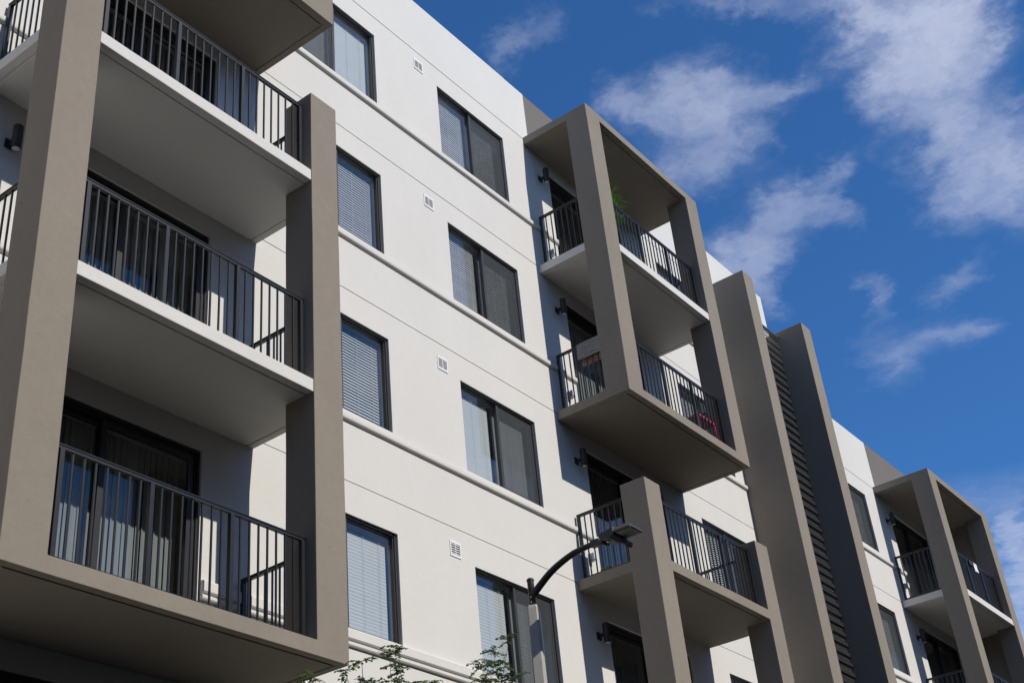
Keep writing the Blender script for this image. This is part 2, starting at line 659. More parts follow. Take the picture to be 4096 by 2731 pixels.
def tube(pts, rad, seg=12, name='tube', caps=True):
    bm = bmesh.new()
    rings = []
    pts = [Vector(p) for p in pts]
    rads = rad if isinstance(rad, (list, tuple)) else [rad]*len(pts)
    up = Vector((0.123, 0.31, 1)).normalized()
    prev = None
    for i, p in enumerate(pts):
        t = (pts[min(i+1, len(pts)-1)] - pts[max(i-1, 0)]).normalized()
        if prev is None:
            a = t.cross(up)
            if a.length < 0.1:
                a = t.cross(Vector((1, 0, 0)))
        else:
            a = prev - t*prev.dot(t)
        a.normalize()
        prev = a
        b = t.cross(a)
        rings.append([bm.verts.new(p + (a*math.cos(2*math.pi*k/seg) + b*math.sin(2*math.pi*k/seg))*rads[i]) for k in range(seg)])
    for r0, r1 in zip(rings, rings[1:]):
        for k in range(seg):
            bm.faces.new((r0[k], r0[(k+1) % seg], r1[(k+1) % seg], r1[k]))
    if caps:
        bm.faces.new(rings[0])
        bm.faces.new(rings[-1][::-1])
    return bm_mesh(bm, name, True)


def lathe(prof, seg=24, name='turned', center=(0, 0, 0)):
    bm = bmesh.new()
    cx, cy, cz = center
    rings = []
    for r, z in prof:
        rings.append([bm.verts.new((cx + r*math.cos(2*math.pi*k/seg), cy + r*math.sin(2*math.pi*k/seg), cz+z)) for k in range(seg)])
    for r0, r1 in zip(rings, rings[1:]):
        for k in range(seg):
            bm.faces.new((r0[k], r0[(k+1) % seg], r1[(k+1) % seg], r1[k]))
    bm.faces.new(rings[0])
    bm.faces.new(rings[-1])
    return bm_mesh(bm, name, True)

# ------------------------------------------------------------------ measures
F = {5: 17.05, 4: 14.0, 3: 10.95, 2: 7.885, 1: 4.81, 0: 1.76}      # floor levels of the main block
GZ = -1.6                                                           # street level
D = 1.468                                                           # how far the balconies stand out
CW, CD, TH = 0.465, 0.458, 0.17                                     # column width, depth, slab thickness
XL, XM, XR = -3.576, 7.474, 21.236                                  # left ends of the three balcony towers
BW = 4.15
YR = -0.44                                                          # the lower wing's wall stands forward
FIN = [(14.593, 15.062, 17.06), (17.537, 18.036, 17.0)]
WA, WB, WD_ = (1.236, 3.171), (4.826, 6.761), (12.225, 14.16)
WC = (18.60, 20.534)
ZB, ZT = 1.037, 2.58                                                # window sill and head above floor
DH = 2.60                                                           # door head above floor

# ------------------------------------------------------------------ ground
def sheet(name, x0, x1, y0, y1, z, mat):
    me = bpy.data.meshes.new(name)
    me.from_pydata([(x0, y0, z), (x1, y0, z), (x1, y1, z), (x0, y1, z)], [], [(0, 1, 2, 3)])
    o = link(name, me, mat)
    return tag(o, kind='structure')


sheet('ground', -600, 600, -600, 600, GZ-0.15, M['asphalt'])
o = link('pavement', box(-120, 140, -5.2, 3.0, GZ-0.14, GZ), M['paving'])
tag(o, kind='structure')
o = link('kerb', box(-120, 140, -5.36, -5.2, GZ-0.14, GZ+0.003), M['kerb'])
tag(o, kind='structure')
sheet('far_pavement', -120, 140, -22.0, -15.0, GZ-0.05, M['paving'])

# ------------------------------------------------------------------ added buildings, out of view, that shade the street
def opposite():  # unseen, added to shade the street and darken the balcony undersides
    g = empty('added_shade_building', (5, -27, GZ), 'plain dark brick building added behind the camera to shade the street', 'building')
    x0, x1, y1, zt = -60.0, 75.0, -26.0, 18.6
    ops = [(x0, x1, y1-0.4, y1, GZ, zt)]
    wins = []
    for r in range(5):
        z = 1.2+3.5*r
        for i in range(38):
            a = x0+1.2+3.55*i
            ops.append((a, a+1.7, y1-0.4, y1, z, z+1.9, 0))
            wins.append((a, a+1.7, y1-0.2, y1-0.15, z, z+1.9))
    link('wall', vox(ops), M['brick_far'], g)
    link('roof', vox([(x0, x1, y1-16, y1-0.401, GZ, GZ+0.1), (x0, x1, y1-16, y1-0.401, zt-0.6, zt-0.4), (x0, x1, y1-16.3, y1-16, GZ, zt)]), M['brick_far'], g)
    link('glazing', vox([(x0+0.5, x1-0.5, y1-0.25, y1-0.22, 0, zt-1)]), M['far_glass'], g)


def street_end():  # unseen block added to keep low sky light off the left-facing sides
    g = empty('added_sky_blocker', (-50, -8, GZ), 'windowless dark block added unseen at the left street end to cut low sky light', 'building')
    link('wall', vox([(-70, -45, -24, 30, GZ, 22), (-69.6, -45.4, -23.6, 29.6, GZ+0.2, 21.2, 0)]), M['brick_far'], g)


M['brick_far'] = stucco('dark_brick', (0.11, 0.085, 0.075), 0.1, 0.5)
M['far_glass'] = plain('dark_far_glass', (0.02, 0.025, 0.03), 0.1)
opposite()
street_end()

# ------------------------------------------------------------------ the building
bld = empty('apartment_building', (0, 0, GZ),
            'white and taupe stucco apartment block with stacked projecting balconies', 'apartment building')

doors_main = [XL, XM]
win_main = {1: [WA, WB, WD_], 2: [WA, WB, WD_], 3: [WA, WB, WD_], 4: [WA, WB, WD_]}
X0W, X1W = -24.0, 17.77
PAR = 18.30
ops = [(X0W, X1W, 0.0, 0.25, GZ, PAR)]
for k in (0, 1, 2, 3, 4):
    f = F[k]
    for (a, b) in ([WA, WB, WD_] if k > 0 else []):
        ops.append((a, b, 0.0, 0.25, f+ZB, f+ZT, 0))
    for xm in doors_main:
        ops.append((xm+0.765, xm+3.356, 0.0, 0.25, f+0.0, f+DH, 0))
for k in (1, 2, 3, 4, 5):
    f = F[k]
    ops.append((X0W, X1W, 0.0, 0.008, f-0.042, f-0.020, 0))
ops.append((7.655, 11.62, 0.0, 0.25, 17.06, PAR, 0))
wall = link('wall', vox(ops), M['white'], bld)
m = vox([(7.655, 11.62, 0.012, 0.25, 17.06, PAR+0.012), (7.05, 11.9, 0.06, 0.5, PAR+0.002, PAR+0.075)])
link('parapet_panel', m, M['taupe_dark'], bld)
m = vox([(X0W, 7.05, 0.004, 0.4, PAR, PAR+0.015)])
link('coping', m, M['white'], bld)
m = vox([(11.9, X1W-0.004, 0.004, 0.4, PAR, PAR+0.015)])
link('coping', m, M['white'], bld)

# end wall and roofs so that the block is closed
link('roof', vox([(X0W, X1W-0.25, 0.25, 12, 17.3, 17.45), (X1W-0.25, X1W, 0.25, 12, GZ, PAR)]), M['white'], bld)

# the lower wing beyond the fins
XE = XR + BW
PR = 15.31
ops = [(18.036, XE, YR, YR+0.25, GZ, PR)]
for k in (1, 2, 3):
    f = F[k]
    ops.append((WC[0], WC[1], YR, YR+0.25, f+ZB, f+ZT, 0))
for k in (1, 2, 3):
    ops.append((XR+0.765, XR+3.356, YR, YR+0.25, F[k], F[k]+DH, 0))
for k in (1, 2, 3, 4):
    ops.append((18.036, XR+0.1, YR, YR+0.008, F[k]-0.042-0.03, F[k]-0.020-0.03, 0))
ops.append((21.43, XE, YR, YR+0.25, 13.98, PR, 0))
link('wing_wall', vox(ops), M['white'], bld)
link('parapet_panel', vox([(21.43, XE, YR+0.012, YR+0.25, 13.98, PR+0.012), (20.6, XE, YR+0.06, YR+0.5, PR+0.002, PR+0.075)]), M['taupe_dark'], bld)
link('roof', vox([(17.77, XE-0.25, YR+0.25, 12, 14.2, 14.35), (XE-0.25, XE, YR+0.25, 12, GZ, 13.9)]), M['white'], bld)

# fins
for (a, b, zt) in FIN:
    o = link('fin_wall', rough_edges(box(a, b, -0.966, 0.0, GZ, zt), 0.004, 2.0, 0.6), M['taupe'], bld)
    bevel(o, 0.008, 2, 60)

# corrugated perforated screen between the fins
bm = bmesh.new()
uvl = bm.loops.layers.uv.new('UVMap')
pitch = 0.222
zt = 16.83
nrow = int((zt-GZ)/pitch)
prof = []
acc = 0.0
pts = []
z = zt
for i in range(nrow):
    z0 = zt - i*pitch
    pts += [(-0.300, z0), (-0.300, z0-0.080), (-0.255, z0-0.115), (-0.255, z0-0.185)]
pts = [(-0.300, zt)] + pts[1:]
s_acc = [0.0]
for (y0, z0), (y1, z1) in zip(pts, pts[1:]):
    s_acc.append(s_acc[-1] + math.hypot(y1-y0, z1-z0))
xa, xb = 15.066, 17.533
for i in range(len(pts)-1):
    vs = [bm.verts.new((xa, *pts[i])), bm.verts.new((xb, *pts[i])), bm.verts.new((xb, *pts[i+1])), bm.verts.new((xa, *pts[i+1]))]
    fc = bm.faces.new(vs)
    for lp, uv in zip(fc.loops, ((0, s_acc[i]), (xb-xa, s_acc[i]), (xb-xa, s_acc[i+1]), (0, s_acc[i+1]))):
        lp[uvl].uv = uv
bmesh.ops.remove_doubles(bm, verts=bm.verts, dist=0.0005)
scr = link('metal_screen', bm_mesh(bm, 'screen'), M['perf'], bld)
tag(scr, 'black corrugated perforated metal screen between the two tall fins')
link('screen_edge', box(xa, xb, -0.312, -0.25, zt+0.001, zt+0.045), M['steel'], scr)
for k in range(1, 8):
    link('screen_girt', box(xa, xb, -0.245, -0.19, zt-2.4*k, zt-2.4*k+0.06), M['frame'], scr)
# shaft wall behind the screen
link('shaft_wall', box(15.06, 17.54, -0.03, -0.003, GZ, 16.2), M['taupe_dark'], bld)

# ledges below the windows
def ledge(x0, x1, f, yw, name='ledge'):
    p = [(yw, f+0.965), (yw-0.040, f+0.958), (yw-0.052, f+0.945), (yw-0.052, f+0.890), (yw-0.044, f+0.872), (yw-0.015, f+0.858), (yw, f+0.855)]
    me = bm_mesh(prism(p, 'x', x0, x1), name)
    o = link(name, rough_edges(me, 0.003, 1.7, 0.5), M['white'], bld)
    return o


def cornice(x0, x1, f, yw):
    p = [(yw, f+1.025), (yw-0.060, f+1.015), (yw-0.066, f+1.0), (yw-0.066, f+0.895), (yw-0.052, f+0.878), (yw-0.030, f+0.872),
         (yw-0.034, f+0.860), (yw-0.044, f+0.852), (yw-0.044, f+0.822), (yw-0.034, f+0.808), (yw, f+0.800)]
    me = bm_mesh(prism(p, 'x', x0, x1), 'cornice')
    return link('cornice', rough_edges(me, 0.003, 1.7, 0.5), M['white'], bld)


spans = [(X0W, XL+0.775), (XL+3.40, XM+0.775), (XM+3.40, FIN[0][0]-0.004)]
for k in (2, 3, 4):
    for a, b in spans:
        ledge(a, b, F[k], 0.0)
for a, b in spans:
    cornice(a, b, F[1], 0.0)
for k in (2, 3):
    ledge(18.04, XR+0.775, F[k]-0.03, YR)
cornice(18.04, XR+0.775, F[1], YR)

# ------------------------------------------------------------------ windows
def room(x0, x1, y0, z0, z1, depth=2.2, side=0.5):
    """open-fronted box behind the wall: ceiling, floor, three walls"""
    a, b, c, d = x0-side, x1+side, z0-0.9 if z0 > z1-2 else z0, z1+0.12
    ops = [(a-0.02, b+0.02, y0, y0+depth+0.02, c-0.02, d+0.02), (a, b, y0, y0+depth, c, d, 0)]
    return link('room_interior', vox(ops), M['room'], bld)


def window(x0, x1, z0, z1, yw, label=None, mirror=False):
    fw = 0.048
    c = (x0+x1)/2
    w = bpy.data.objects.new('window', None)
    w.empty_display_size = 0.1
    COL.objects.link(w)
    w.parent = bld
    w.location = Vector((c, yw, z0)) - wloc(bld)
    if label:
        w['label'] = label
    y = yw
    # rebated outer frame
    g = 0.006
    ops = [(x0+g, x1-g, y+0.036, y+0.115, z0+g, z1-g), (x0+g+0.026, x1-g-0.026, y+0.036, y+0.058, z0+g+0.026, z1-g-0.026, 0),
           (x0+fw, x1-fw, y+0.036, y+0.115, z0+fw, z1-fw, 0)]
    link('frame', vox(ops), M['frame_grey'], w)
    link('mullion', box(c-0.026, c+0.030, y+0.046, y+0.108, z0+fw+0.001, z1-fw-0.001), M['frame_grey'], w)
    # fixed pane left, sliding sash right
    s = 0.036
    lo, hi = z0+fw+0.002, z1-fw-0.002
    if mirror:
        link('pane', box(c+0.031, x1-fw-0.001, y+0.090, y+0.096, z0+fw+0.001, z1-fw-0.001), M['glass'], w)
        a, b = x0+fw+0.002, c-0.027
    else:
        link('pane', box(x0+fw+0.001, c-0.027, y+0.090, y+0.096, z0+fw+0.001, z1-fw-0.001), M['glass'], w)
        a, b = c+0.031, x1-fw-0.002
    link('sash', vox([(a, b, y+0.070, y+0.100, lo, hi), (a+s*0.4, b-s, y+0.070, y+0.100, lo+s, hi-s, 0)]), M['frame_grey'], w)
    link('pane', box(a+s*0.4, b-s, y+0.082, y+0.088, lo+s, hi-s), M['glass'], w)
    link('insect_screen', box(a+0.004, b-0.004, y+0.0605, y+0.0625, lo+0.004, hi-0.004), M['screen'], w)
    link('screen_frame', vox([(a, b, y+0.058, y+0.068, lo, hi), (a+0.010, b-0.020, y+0.058, y+0.068, lo+0.012, hi-0.012, 0)]), M['frame_grey'], w)
    # plastered reveal inside
    link('reveal', vox([(x0+0.002, x1-0.002, y+0.118, y+0.249, z0+0.002, z1-0.002), (x0+0.02, x1-0.02, y+0.118, y+0.249, z0+0.02, z1-0.02, 0)]), M['drywall'], w)
    return w


slat_cache = {}
def slat_mesh(length, width, thick=0.0022):
    key = (round(length, 4), width)
    if key not in slat_cache:
        bm = prism([(-width/2, 0), (0, width*0.07), (width/2, 0), (width/2, -thick), (0, width*0.07-thick), (-width/2, -thick)], 'x', -length/2, length/2)
        me = bm_mesh(bm, 'slat')
        me.materials.append(M['blind'])
        slat_cache[key] = me
    return slat_cache[key]


def blind(x0, x1, z0, z1, y, tilt, label, pitch=0.048, width=0.052, drop=1.0, group='venetian blinds in the windows'):
    c = (x0+x1)/2
    b = empty('window_blind', (c, y, z1), label, 'window blind', group)
    link('headrail', box(x0, x1, y-0.022, y+0.022, z1-0.045, z1-0.004), M['blind'], b)
    me = slat_mesh(x1-x0-0.012, width)
    zz = z1-0.075
    bottom = z1-(z1-z0)*drop+0.02
    rnd = random.Random(int(c*100)+int(z0*10))
    while zz > bottom:
        s = link('slat', me, None, b, (c, y, zz))
        s.rotation_euler.x = R(tilt + rnd.uniform(-1.5, 1.5))
        zz -= pitch
    link('bottom_rail', box(x0+0.006, x1-0.006, y-0.014, y+0.014, bottom-0.022, bottom-0.004), M['blind'], b)
    for fx in (0.16, 0.5, 0.84):
        xx = x0+(x1-x0)*fx
        link('cord', box(xx-0.0022, xx+0.0022, y-0.0285, y-0.0255, bottom, z1-0.05), M['blind'], b)
    return b


FLOOR_WORD = {4: 'top window', 3: 'second window down', 2: 'third window down', 1: 'lowest window'}
ROOMPOS = {'A': 'beside left balcony tower', 'B': 'midway between balcony towers', 'D': 'behind middle balcony tower',
           'C': 'right of the fins'}
# tilt 90 = closed, 0 = fully open.  (left blind, right blind)
TILT = {('A', 4): (88, 88), ('A', 3): (67, 67), ('A', 2): (63, 64), ('A', 1): (86, 86),
        ('B', 4): (70, 70), ('B', 3): (66, 66), ('B', 2): (86, 86), ('B', 1): (86, 86),
        ('D', 4): (70, 70), ('D', 3): (66, 66), ('D', 2): (62, 62), ('D', 1): (85, 85),
        ('C', 3): (66, 66), ('C', 2): (86, 86), ('C', 1): (86, 86)}
def tilt_word(t):
    return 'closed blind' if t > 75 else 'open-slatted blind'
for col, (x0, x1), yw in (('A', WA, 0.0), ('B', WB, 0.0), ('D', WD_, 0.0), ('C', WC, YR)):
    for k in ((1, 2, 3, 4) if col != 'C' else (1, 2, 3)):
        f = F[k] - (0.03 if col == 'C' else 0.0)
        window(x0, x1, f+ZB, f+ZT, yw, mirror=(col == 'A'))
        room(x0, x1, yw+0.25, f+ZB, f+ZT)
        tl, tr = TILT[(col, k)]
        c = (x0+x1)/2
        y = yw+0.188
        word = FLOOR_WORD[k] if col != 'C' else {3: 'upper wing window', 2: 'middle wing window', 1: 'bottom wing window'}[k]
        blind(x0+0.022, c-(0.09 if col == 'B' else 0.018), f+ZB+0.03, f+ZT-0.022, y, tl, '%s, left pane, %s, %s' % (tilt_word(tl), word, ROOMPOS[col]))
        gap = 0.02 if col != 'B' else 0.004
        blind(c-0.018+gap, x1-(0.13 if col == 'B' else 0.055), f+ZB+0.03, f+ZT-0.022, y, tr, '%s, right pane, %s, %s' % (tilt_word(tr), word, ROOMPOS[col]))

# ------------------------------------------------------------------ balcony doors
vb_me = bm_mesh(prism([(-0.045, 0), (0, 0.006), (0.045, 0), (0.045, -0.001), (0, 0.005), (-0.045, -0.001)], 'z', -1.22, 1.22), 'vane')
vb_me.materials.append(M['vblind'])
def door(xm, f, yw, vanes=None, label=None, vlabel=None):
    x0, x1, z0, z1 = xm+0.765, xm+3.356, f, f+DH
    c = (x0+x1)/2
    w = bpy.data.objects.new('balcony_door', None)
    w.empty_display_size = 0.1
    COL.objects.link(w)
    w.parent = bld
    w.location = Vector((c, yw, z0)) - wloc(bld)
    y = yw
    g = 0.005
    ops = [(x0+g, x1-g, y+0.03, y+0.17, z0+0.01, z1-g), (x0+0.03, x1-0.03, y+0.03, y+0.055, z0+0.01, z1-0.035, 0), (x0+0.055, x1-0.055, y+0.03, y+0.17, z0+0.05, z1-0.06, 0)]
    link('frame', vox(ops), M['frame'], w)
    st = 0.075
    for a, b, yy in ((x0+0.056, c+0.04, 0.120), (c-0.04, x1-0.056, 0.070)):
        lo, hi = z0+0.052, z1-0.062
        p = link('door_panel', vox([(a, b, y+yy, y+yy+0.04, lo, hi), (a+st, b-st, y+yy, y+yy+0.04, lo+0.1, hi-st, 0)]), M['frame'], w)
        link('pane', box(a+st+0.001, b-st-0.001, y+yy+0.016, y+yy+0.022, lo+0.101, hi-st-0.001), M['door_glass'], w)
    # room
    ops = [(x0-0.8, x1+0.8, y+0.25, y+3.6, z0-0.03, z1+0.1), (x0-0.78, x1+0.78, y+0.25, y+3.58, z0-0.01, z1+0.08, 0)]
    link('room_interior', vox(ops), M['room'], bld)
    if vanes:
        lo_x, hi_x, ang = vanes
        b = empty('vertical_blind', ((lo_x+hi_x)/2, y+0.30, z1), vlabel, 'vertical blind', 'vertical blinds behind the balcony doors')
        link('headrail', box(lo_x, hi_x, y+0.28, y+0.32, z1-0.05, z1-0.012), M['blind'], b)
        xx = lo_x+0.04
        rnd = random.Random(int(xm*10+f))
        while xx < hi_x-0.03:
            s = link('vane', vb_me, None, b, (xx, y+0.30, z0+1.32))
            s.rotation_euler.z = R(ang+rnd.uniform(-7, 7))
            xx += 0.083
    return w


door(XL, F[4], 0.0)
door(XL, F[3], 0.0, (XL+0.8, XL+3.32, 30), vlabel='pale vertical blind behind the door of the upper left-tower balcony')
door(XL, F[2], 0.0, (XL+0.8, XL+3.32, 22), vlabel='pale vertical blind behind the door of the middle left-tower balcony')
door(XL, F[1], 0.0, (XL+0.8, XL+3.32, 14), vlabel='bluish vertical blind behind the door of the lowest left-tower balcony')
door(XL, F[0], 0.0)
door(XM, F[4], 0.0, (XM+0.8, XM+2.2, 35), vlabel='vertical blind behind the door of the top middle-tower balcony')
door(XM, F[3], 0.0, (XM+0.8, XM+3.3, 12), vlabel='pale vertical blind behind the door beside the draped rug')
door(XM, F[2], 0.0, (XM+0.8, XM+3.3, 40), vlabel='grey vertical blind behind the balcony door above the street lamp')
door(XM, F[1], 0.0, (XM+0.8, XM+3.3, 60), vlabel='dark vertical blind behind the door below the street lamp balcony')
door(XM, F[0], 0.0)
door(XR, F[3]-0.03, YR, (XR+0.8, XR+2.2, 60), vlabel='dark vertical blind behind the top door of the far right tower')
door(XR, F[2]-0.03, YR, (XR+0.8, XR+3.3, 50), vlabel='dark vertical blind behind the lower door of the far right tower')
door(XR, F[1], YR)

# ------------------------------------------------------------------ balcony towers
def slab_ops(x0, x1, ya, yb, z1, th, groove=True):
    z0 = z1-th
    ops = [(x0, x1, ya, yb, z0, z1)]
    if groove:
        a, b = 0.10, 0.125
        ops.append((x0+a, x1-a, ya+a, yb, z0, z0+0.014, 0))
        ops.append((x0+b, x1-b, ya+b, yb, z0, z0+0.014))
    return ops


def tower(x0, yw, slabs, columns):
    """slabs: (z, 'frame' or 'white'); columns: (z0, z1, left, right)"""
    x1 = x0+BW
    ya = yw-D
    ops = []
    for z0, z1, l, r in columns:
        if l:
            ops.append((x0, x0+CW, ya, ya+CD, z0, z1))
        if r:
            ops.append((x1-CW, x1, ya, ya+CD, z0, z1))
    for z, kind in slabs:
        if kind == 'frame':
            below = any(z0 < z-TH-0.01 < z1 for z0, z1, _, _ in columns)
            ops += slab_ops(x0, x1, ya, yw, z, TH, not below)
            if below:
                a, b, c = CW+0.06, CW+0.085, 0.10
                ops.append((x0+a, x1-a, ya+c, ya+c+0.025, z-TH, z-TH+0.014, 0))
    o = link('balcony_frame', rough_edges(vox(ops), 0.0045, 1.9, 0.45), M['taupe'], bld)
    bevel(o, 0.010, 2, 60)
    for z, kind in slabs:
        if kind == 'white':
            m = vox(slab_ops(x0+0.012, x1-0.012, ya+0.010, yw, z, TH-0.004) +
                    [(x0+0.012, x0+CW+0.002, ya+0.010, ya+CD+0.002, z-TH+0.004, z, 0), (x1-CW-0.002, x1-0.012, ya+0.010, ya+CD+0.002, z-TH+0.004, z, 0)])
            o = link('balcony_slab', rough_edges(m, 0.0045, 2.3, 0.3), M['white'], bld)
            bevel(o, 0.008, 2, 60)


ST = 1.297
# left: end of the upper frame, then the lower frame with its stub columns
tower(XL, 0.0, [(F[5], 'frame'), (F[4], 'frame')], [(F[4]-TH, F[5], 1, 1)])
tower(XL, 0.0, [(F[3], 'white'), (F[2], 'white'), (F[1], 'frame')], [(F[1]-TH, F[3]+ST, 1, 1)])
# further left, out of view: added to block low sky light from the left
tower(XL-11.05, 0.0, [(F[5], 'frame'), (F[4], 'white'), (F[3], 'frame')], [(F[3]-TH, F[5], 1, 1)])
tower(XL-11.05, 0.0, [(F[2], 'frame'), (F[1], 'white'), (F[0], 'frame')], [(GZ, F[2]+ST, 1, 1)])
# middle
tower(XM, 0.0, [(F[5], 'frame'), (F[4], 'white'), (F[3], 'frame')], [(F[3]-TH, F[5], 1, 1)])
tower(XM, 0.0, [(F[2], 'frame'), (F[1], 'white'), (F[0], 'frame')], [(GZ, F[2]+ST, 1, 1)])
# right, one storey lower
tower(XR, YR, [(13.975, 'frame'), (10.925, 'white'), (7.86, 'frame')], [(7.86-TH, 13.975, 1, 1)])
tower(XR, YR, [(4.8, 'frame')], [(GZ, 6.1, 1, 1)])
link('end_wall', box(XE-0.22, XE-0.012, YR-D+CD+0.002, YR-0.002, GZ, 13.80), M['taupe'], bld)

# ------------------------------------------------------------------ railings
RH = 1.17
bar_me = vox([(-0.009, 0.009, -0.009, 0.009, 0.062, RH-0.045)], 'baluster')
post_me = vox([(-0.024, 0.024, -0.024, 0.024, 0.0, RH-0.041)], 'post')
for q in (bar_me, post_me):
    q.materials.append(M['rail'])


def railing(x0, z, yw, label, rightside=True):
    inset = 0.18
    yf = yw-D+inset
    g = empty('balcony_railing', (x0+BW/2, yf, z), label, 'railing', 'black balcony railings')
    xa, xb = x0+CW+0.003, x0+BW-CW-0.003
    def rails(ax0, ax1, ay0, ay1):
        link('handrail', vox([(ax0, ax1, ay0, ay1, z+RH-0.012, z+RH), (ax0+(0.008 if ax1-ax0 < 0.1 else 0), ax1-(0.008 if ax1-ax0 < 0.1 else 0),
             ay0+(0.008 if ay1-ay0 < 0.1 else 0), ay1-(0.008 if ay1-ay0 < 0.1 else 0), z+RH-0.044, z+RH-0.012)]), M['rail'], g)
        link('bottom_rail', box(ax0+(0.008 if ax1-ax0 < 0.1 else 0), ax1-(0.008 if ax1-ax0 < 0.1 else 0),
             ay0+(0.008 if ay1-ay0 < 0.1 else 0), ay1-(0.008 if ay1-ay0 < 0.1 else 0), z+0.062, z+0.092), M['rail'], g)
    rails(xa, xb, yf-0.026, yf+0.026)
    posts = [x0+0.615, x0+1.640, x0+2.655, x0+3.652]
    for px in posts:
        link('post', post_me, None, g, (px, yf, z))
    for a, b in zip(posts, posts[1:]):
        for i in range(1, 8):
            link('baluster', bar_me, None, g, (a+(b-a)*i/8, yf, z))
    ycol = yw-D+CD+0.003
    for xs, on in ((x0+inset, True), (x0+BW-inset, rightside)):
        if not on:
            continue
        rails(xs-0.026, xs+0.026, ycol, yw-0.035)
        link('post', post_me, None, g, (xs, yw-0.06, z))
        link('post', post_me, None, g, (xs, ycol+0.027, z))
        for i in range(1, 8):
            link('baluster', bar_me, None, g, (xs, yw-0.06 + (ycol+0.027-yw+0.06)*i/8, z))
    return g


railing(XL, F[4], 0.0, 'black railing above the top left concrete platform')
railing(XL, F[3], 0.0, 'black railing of the left tower under the overhanging platform')
railing(XL, F[2], 0.0, 'black railing of the left tower between the two white slabs')
railing(XL, F[1], 0.0, 'black railing on the lowest taupe platform of the left tower')
railing(XM, F[4], 0.0, 'black railing of the middle tower just under its roof slab, with a fern')
railing(XM, F[3], 0.0, 'black railing of the middle tower with a rug draped over its side')
railing(XM, F[2], 0.0, 'black railing behind the street lamp head')
railing(XR, 10.925, YR, 'black railing of the far right tower with cloths hung over it', False)
railing(XR, 7.86, YR, 'black railing at the bottom right corner below the hung cloths', False)

# ------------------------------------------------------------------ wall lights
lamp_meshes = {}
def wall_light(x, z, yw, label):
    g = empty('wall_light', (x, yw, z), label, 'wall light', 'black cylinder wall lights beside the balcony doors')
    cy = -0.150
    if not lamp_meshes:
        lamp_meshes['body'] = lathe([(0.045, 0.002), (0.052, 0.0), (0.056, 0.004), (0.056, 0.316), (0.052, 0.32)], 24, 'body', (0, cy, 0))
        lamp_meshes['lens'] = lathe([(0.044, -0.001), (0.044, 0.001)], 20, 'lens', (0, cy, 0))
        lamp_meshes['plate'] = vox([(-0.056, 0.056, -0.018, -0.001, 0.085, 0.205)], 'plate')
        lamp_meshes['arm'] = vox([(-0.016, 0.016, cy+0.050, -0.018, 0.120, 0.172)], 'arm')
        for n, mt in (('body', 'lamp_body'), ('lens', 'lens'), ('plate', 'lamp_body'), ('arm', 'lamp_body')):
            lamp_meshes[n].materials.append(M[mt])
    for n, k in (('shade', 'body'), ('lens', 'lens'), ('back_plate', 'plate'), ('bracket', 'arm')):
        link(n, lamp_meshes[k], None, g, (x, yw, z))
    return g


LZ = 2.10
wall_light(XL+0.435, F[2]+LZ+0.04, 0.0, 'black cylinder wall light at the left edge, behind the big left column')
wall_light(XL+0.435, F[3]+LZ+0.04, 0.0, 'black cylinder wall light at the upper left behind the left column')
wall_light(XL+0.435, F[1]+LZ+0.04, 0.0, 'black cylinder wall light hidden low behind the left column')
wall_light(XM+0.435, F[4]+LZ+0.02, 0.0, 'black cylinder wall light under the roof slab of the middle tower')
wall_light(XM+0.435, F[3]+LZ+0.02, 0.0, 'black cylinder wall light above the draped rug')
wall_light(XM+0.435, F[2]+LZ+0.02, 0.0, 'black cylinder wall light under the middle tower platform, left of its short column')
wall_light(XM+0.435, F[1]+LZ+0.02, 0.0, 'black cylinder wall light below the street lamp balcony')
wall_light(XR+0.435, 10.925+LZ, YR, 'black cylinder wall light on the top balcony of the far right tower')
wall_light(XR+0.435, 7.86+LZ, YR, 'black cylinder wall light under the white slab of the far right tower')


def outlet(x, z, yw, label):
    g = empty('outdoor_outlet', (x, yw, z), label, 'outlet', 'covered outdoor outlets beside the balcony doors')
    o = link('box', box(x-0.050, x+0.050, yw-0.055, yw-0.001, z-0.065, z+0.065), M['outlet'], g)
    bevel(o, 0.008, 2)
    o = link('cover', box(x-0.046, x+0.046, yw-0.118, yw-0.056, z-0.062, z+0.062), M['cover'], g)
    bevel(o, 0.012, 2)
    return g


outlet(XM+0.470, F[4]+0.50, 0.0, 'small grey outlet box on the top balcony of the middle tower')
outlet(XM+0.470, F[3]+0.50, 0.0, 'small grey outlet box beside the balcony with the rug')
outlet(XM+0.470, F[2]+0.52, 0.0, 'small grey outlet box just left of the street lamp head')
outlet(XR+0.470, 10.925+0.50, YR, 'small grey outlet box on the far right tower')
outlet(XL+0.470, F[3]+0.50, 0.0, 'small grey outlet box behind the upper left railing')
outlet(XL+0.470, F[2]+0.50, 0.0, 'small grey outlet box behind the left tower middle railing')

